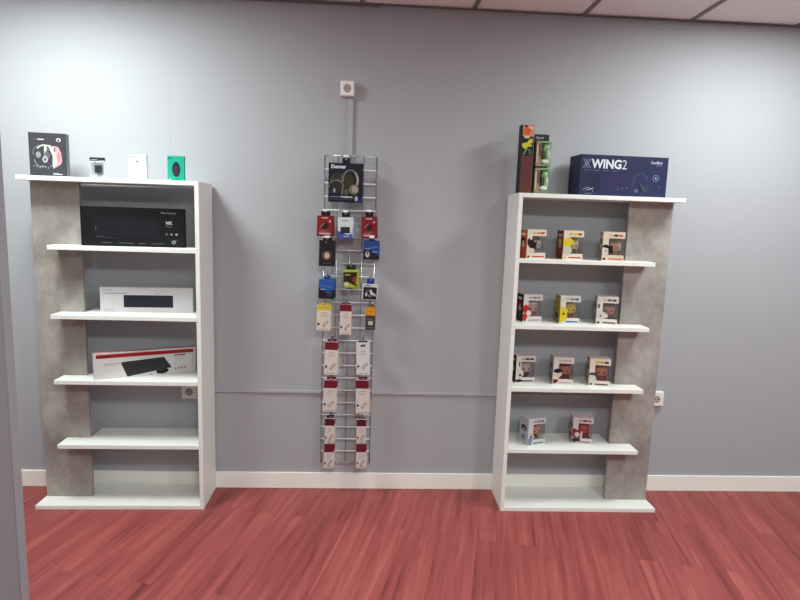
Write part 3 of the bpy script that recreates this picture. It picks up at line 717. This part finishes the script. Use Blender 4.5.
MR = (118, 28, 48); CR = (230, 218, 212)
PK = [ # name cat label x top w h draw body tabw tabh tabcol thick rz behind
 ('headphone_box', 'box', 'large navy headphone box lettered Denver hanging at the top of the wire grid', -.143, 1.915, .185, .236, d_phone, (22, 26, 42), .042, .03, (18, 18, 22), .05, .0, 0),
 ('earphone_pack', 'pack', 'red earphone pack hanging at the left of the first row of small packs', -.25, 1.628, .086, .135, d_red, (140, 30, 38), .045, .024, (26, 20, 22), .026, .03, 1),
 ('speaker_pack', 'pack', 'white and blue pack with dark square picture between the two red packs', -.14, 1.625, .086, .14, d_bluewhite, (226, 228, 234), .042, .026, (26, 26, 30), .03, -.02, 0),
 ('earphone_pack', 'pack', 'red earphone pack hanging at the right of the first row of small packs', -.013, 1.632, .082, .143, d_red, (136, 28, 36), .042, .026, (26, 20, 22), .026, .02, 1),
 ('cable_pack', 'pack', 'black pack with pale ringed picture hanging below the left red pack', -.236, 1.486, .087, .155, d_blackring, (34, 30, 34), .05, .014, (30, 28, 30), .024, -.02, 0),
 ('charger_pack', 'pack', 'blue and black pack hanging below the right red pack', .004, 1.492, .082, .118, d_blueblack, (38, 74, 142), .03, .016, (34, 60, 120), .03, .05, 1),
 ('light_pack', 'pack', 'green and yellow pack with dark picture hanging in the middle of the grid', -.106, 1.34, .088, .13, d_greenyel, (176, 196, 66), .05, .026, (28, 28, 30), .03, .03, 0),
 ('adapter_pack', 'pack', 'blue pack with black lower half hanging on the left edge of the grid', -.237, 1.276, .084, .125, d_bluedark, (44, 92, 174), .03, .02, (36, 74, 150), .03, .06, 1),
 ('adapter_pack', 'pack', 'black and white pack with blue hanging tab, right side of the grid', .003, 1.268, .086, .117, d_bw, (222, 222, 226), .04, .03, (36, 62, 140), .026, -.03, 0),
 ('cable_pack', 'pack', 'cream pack with yellow header hanging on the left of the grid', -.25, 1.125, .078, .153, cardbag((222, 196, 52), .024), (232, 222, 206), .06, .012, (206, 180, 50), .02, .04, 1),
 ('cable_pack', 'pack', 'long cream pack with maroon header hanging in the middle of the grid', -.129, 1.132, .064, .18, cardbag(MR, .038), CR, .05, .01, MR, .016, .0, 0),
 ('card_reader_pack', 'pack', 'narrow dark pack with orange header hanging on the right of the grid', .009, 1.126, .055, .144, d_orange, (72, 62, 60), .028, .014, (110, 60, 40), .016, .0, 0),
 ('cable_pack', 'pack', 'cream pack with maroon header, left side, directly below the yellow-headed pack', -.205, .918, .072, .197, cardbag(MR, .044), (234, 224, 218), .05, .01, MR, .02, .05, 1),
 ('cable_pack', 'pack', 'all-white pack hanging on the right of the lower grid', -.031, .918, .074, .195, d_whitecable, (234, 230, 228), .05, .01, (60, 40, 50), .02, -.05, 0),
 ('cable_pack', 'pack', 'cream pack with maroon header, left side, third from the bottom', -.207, .7, .071, .195, cardbag(MR, .046), (230, 220, 212), .05, .01, MR, .02, .06, 1),
 ('cable_pack', 'pack', 'cream pack with maroon header, right side, below the all-white pack', -.028, .702, .075, .205, cardbag(MR, .048), (232, 222, 216), .05, .01, MR, .02, -.05, 1),
 ('cable_pack', 'pack', 'small cream pack with maroon header, left side, second from the bottom', -.208, .475, .053, .158, cardbag((92, 24, 42), .042), CR, .04, .01, (70, 30, 40), .018, .03, 1),
 ('cable_pack', 'pack', 'small cream pack with maroon header, right side, second from the bottom', -.029, .472, .054, .153, cardbag((96, 24, 44), .04), CR, .04, .01, (96, 60, 64), .018, .0, 0),
 ('cable_pack', 'pack', 'lowest small cream pack with maroon header on the left side', -.21, .325, .056, .157, cardbag(MR, .05), CR, .04, .01, MR, .018, .05, 1),
 ('cable_pack', 'pack', 'lowest small cream pack with maroon header on the right side', -.027, .327, .056, .158, cardbag(MR, .05), CR, .04, .01, MR, .018, .0, 1),
]
def short(l):
    for a_, b_ in ((' hanging at the left of the first row of small packs', ' at the left of the first row'), (' hanging at the right of the first row of small packs', ' at the right of the first row'),
                   (' hanging at the top of the wire grid', ''), (' between the two red packs', ''), (' hanging below the left red pack', ' under a red pack'), (' hanging below the right red pack', ' under a red pack'),
                   (' with dark picture hanging in the middle of the grid', ''), (' hanging in the middle of the grid', ' mid grid'), (' hanging on the left edge of the grid', ''), (', right side of the grid', ''), (' hanging on the right edge of the grid', ''), (' hanging on the left of the grid', ''),
                   (' hanging on the right of the grid', ''), (' hanging on the right of the lower grid', ''), ('directly below the yellow-headed pack', 'below the yellow one'), ('cream pack with maroon header', 'maroon-headed pack')):
        l = l.replace(a_, b_)
    return l
for i, (nm, cat, lab, x, top, w, h, dr, body, tw, thh, tcol, tk, rz, beh) in enumerate(PK):
    yf = -.112+tk/2-(.0 if i else .0)
    top += .004
    o = pack(nm, cat, lab, x, top, w, h, yf, dr, body, tw, thh, tcol, tk, rz+(.0 if i == 0 else random.uniform(-.08, .08)), [0, .01, -.03, -.01, .01, .03, -.02, .02, .02, .01, .01, .01, .02, -.03, .05, -.02, .01, .0, .03, .0][i])
    if i == 0:
        z1 = -thh+.007; z0 = -h+.007; y = -tk/2-2*E_
        lettering('Denver', -w/2+.013, z1-.028, .026, y, ink(236, 236, 240), o, bold=.0012); lettering('Headphone', -.026, z0+.0245, .0135, y-3*E_, ink(232, 232, 236), o, bold=.0005)
    if beh:
        c = copy_tree(o); sgn = 1 if i % 2 else -1
        c.location.y += tk+.006; c.rotation_euler = (0, o.rotation_euler.y-.035, rz+.04)
        c.location.x += .0025
        c['label'] = 'hidden pack behind the ' + short(lab)
    hook(x, top-.0067, .078, 'hook of the ' + short(lab), tip=i in (0, 1, 2, 3, 4, 5))

# ------------------------------------------------------------------ camera
f, D, HC = 571.3095, 3.245, 1.5963
R = Vector((.99827221, -.04929077, .03198469)); U = Vector((-.02482229, .13962142, .98989379)); FWD = Vector((.05325838, .98897739, -.13815668))
cam = bpy.data.cameras.new('camera'); co = bpy.data.objects.new('camera', cam); C.objects.link(co)
M = Matrix(((R.x, U.x, -FWD.x, 0), (R.y, U.y, -FWD.y, -D), (R.z, U.z, -FWD.z, HC), (0, 0, 0, 1)))
co.matrix_world = M
cam.sensor_width = 36; cam.lens = f/800*36; cam.clip_start = .05
S.camera = co

w = bpy.data.worlds.new('world'); S.world = w; w.use_nodes = True
w.node_tree.nodes['Background'].inputs[0].default_value = (.5, .55, .6, 1); w.node_tree.nodes['Background'].inputs[1].default_value = .05
S.view_settings.view_transform = 'Standard'; S.view_settings.look = 'None'; S.view_settings.gamma = 1
S.view_settings.use_curve_mapping = False
S.view_settings.exposure = 0.68
